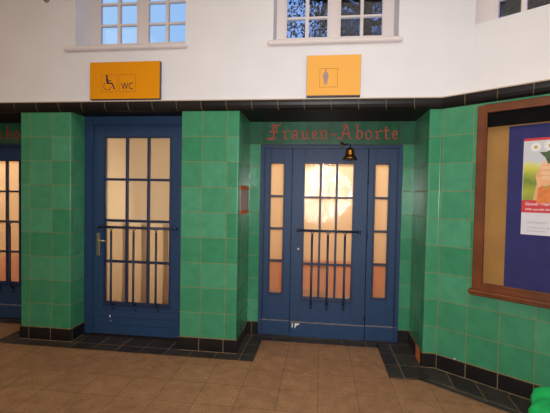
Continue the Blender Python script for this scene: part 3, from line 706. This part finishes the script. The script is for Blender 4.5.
# dark red curved back rest behind the wide door
rt = empty('upholstered_chair', (2.45, 1.05, .005)); tag(rt, 'dark red low-backed chair seen dimly through the lower panes of the wide door', 'chair')
M_rc = mat('dark_red_upholstery', lin(84, 10, 8), .9)
mb = MB(); pr = []
for i in range(13):
    a = i/12; pr.append((2.34+.36*a, .80-.06*a+.02*math.cos(a*math.pi*2)-.02))
lo_ = [(2.34, .735), (2.46, .715), (2.58, .69), (2.70, .675)]
mb.prism(lo_+pr[::-1], 1.02, 1.07); P_(rt, mb, 'backrest', M_rc, bevel=.012)
for lx in (2.365, 2.675):
    mb = MB(); mb.tube([(lx, 1.045, .40), (lx, 1.045, .72)], .009, 8); P_(rt, mb, 'back_post', M_rc, smooth=True)
mb = MB(); mb.box(2.34, 2.70, 1.07, 1.50, .35, .41); P_(rt, mb, 'seat', mat('orange_seat_fabric', lin(160, 78, 44), .9), bevel=.02)
for lx in (2.37, 2.67):
    for ly in (1.05, 1.48):
        mb = MB(); mb.tube([(lx, ly, .005), (lx, ly, .36)], [.014, .02], 8); P_(rt, mb, 'leg', M_dark, smooth=True)

# ------------------------------------------------------------ green bag on the floor, lower right
bc = Vector((4.235, -1.21, 0)); bag = empty('plastic_bag', bc); tag(bag, 'bright green crumpled bag at the lower right corner of the picture', 'bag')
bm = bmesh.new(); bmesh.ops.create_icosphere(bm, subdivisions=5, radius=1)
from mathutils import noise as NZs
for v in bm.verts:
    p = v.co.copy(); k = 1+.22*NZs.noise(p*1.6)+.09*abs(NZs.noise(p*2.6))+.02*NZs.noise(p*6)
    neck = max(0, p.z-.35); k *= 1-.45*neck
    v.co = Vector((p.x*.30*k, p.y*.30*k, max(-.0, .225+p.z*.25*k)))
    if p.z < -.8: v.co.z = .002
me = bpy.data.meshes.new('bag_body'); bm.to_mesh(me); bm.free()
for p in me.polygons: p.use_smooth = True
me.materials.append(mat('green_plastic', lin(26, 176, 92), .35, bump=.4, bscale=14)); ob = bpy.data.objects.new('bag_body', me); COL.objects.link(ob); ob.parent = bag
mb = MB(); mb.tube([(bc.x+.04, bc.y, .36), (bc.x+.03, bc.y, .41), (bc.x+.08, bc.y, .45), (bc.x+.13, bc.y, .41), (bc.x+.12, bc.y, .35)], [.02, .012, .01, .012, .02], 8)
P_(bag, mb, 'bag_handle', me.materials[0], smooth=True)

# ------------------------------------------------------------ trees outside
M_leaf = mat('dark_foliage', lin(20, 24, 16), 1, spec=.05); M_bark = mat('bark', lin(30, 24, 20), 1, spec=.05)
def tree(x, y, h, rx, rz, n, seed, label, leaf_s=.10):
    rnd = random.Random(seed); root = empty('tree', (x, y, 0)); tag(root, label, 'tree', 'trees outside the windows')
    mb = MB(); mb.tube([(0, 0, 0), (.05, 0, h*.3), (-.05, .05, h*.6), (0, 0, h*.9)], [.22, .17, .12, .05], 8)
    for k in range(14):
        a = rnd.uniform(0, 6.28); zz = rnd.uniform(h*.35, h*.8); l = rnd.uniform(.5, .95)*rx
        mb.tube([(0, 0, zz), (math.cos(a)*l*.5, math.sin(a)*l*.5, zz+.35), (math.cos(a)*l, math.sin(a)*l, zz+.5)], [.07, .045, .012], 5)
    mb.build('trunk', M_bark, root, smooth=True)
    mb = MB(); clumps = []
    while len(clumps) < 60:
        p = Vector((rnd.uniform(-1, 1), rnd.uniform(-1, 1), rnd.uniform(-1, 1)))
        if .3 < p.length < 1: clumps.append(Vector((p.x*rx, p.y*rx, h*.68+p.z*rz)))
    for _ in range(n):
        c_ = rnd.choice(clumps); p = c_+Vector((rnd.gauss(0, .3), rnd.gauss(0, .3), rnd.gauss(0, .26)))
        u = Vector((rnd.gauss(0, 1), rnd.gauss(0, 1), rnd.gauss(0, 1))).normalized(); w_ = u.orthogonal().normalized(); s_ = leaf_s*rnd.uniform(.6, 1.2)
        mb.poly([p-u*s_*.5, p+w_*s_*.28, p+u*s_*.5, p-w_*s_*.28])
    o = mb.build('crown', M_leaf, root)
tree(3.7, 6.0, 9.2, 2.2, 2.9, 26000, 3, 'leafy tree outside the middle window, dark against blue sky')
tree(9.3, 10.0, 11.5, 2.5, 3.8, 40000, 5, 'dense dark tree outside the window of the angled wall', .24)
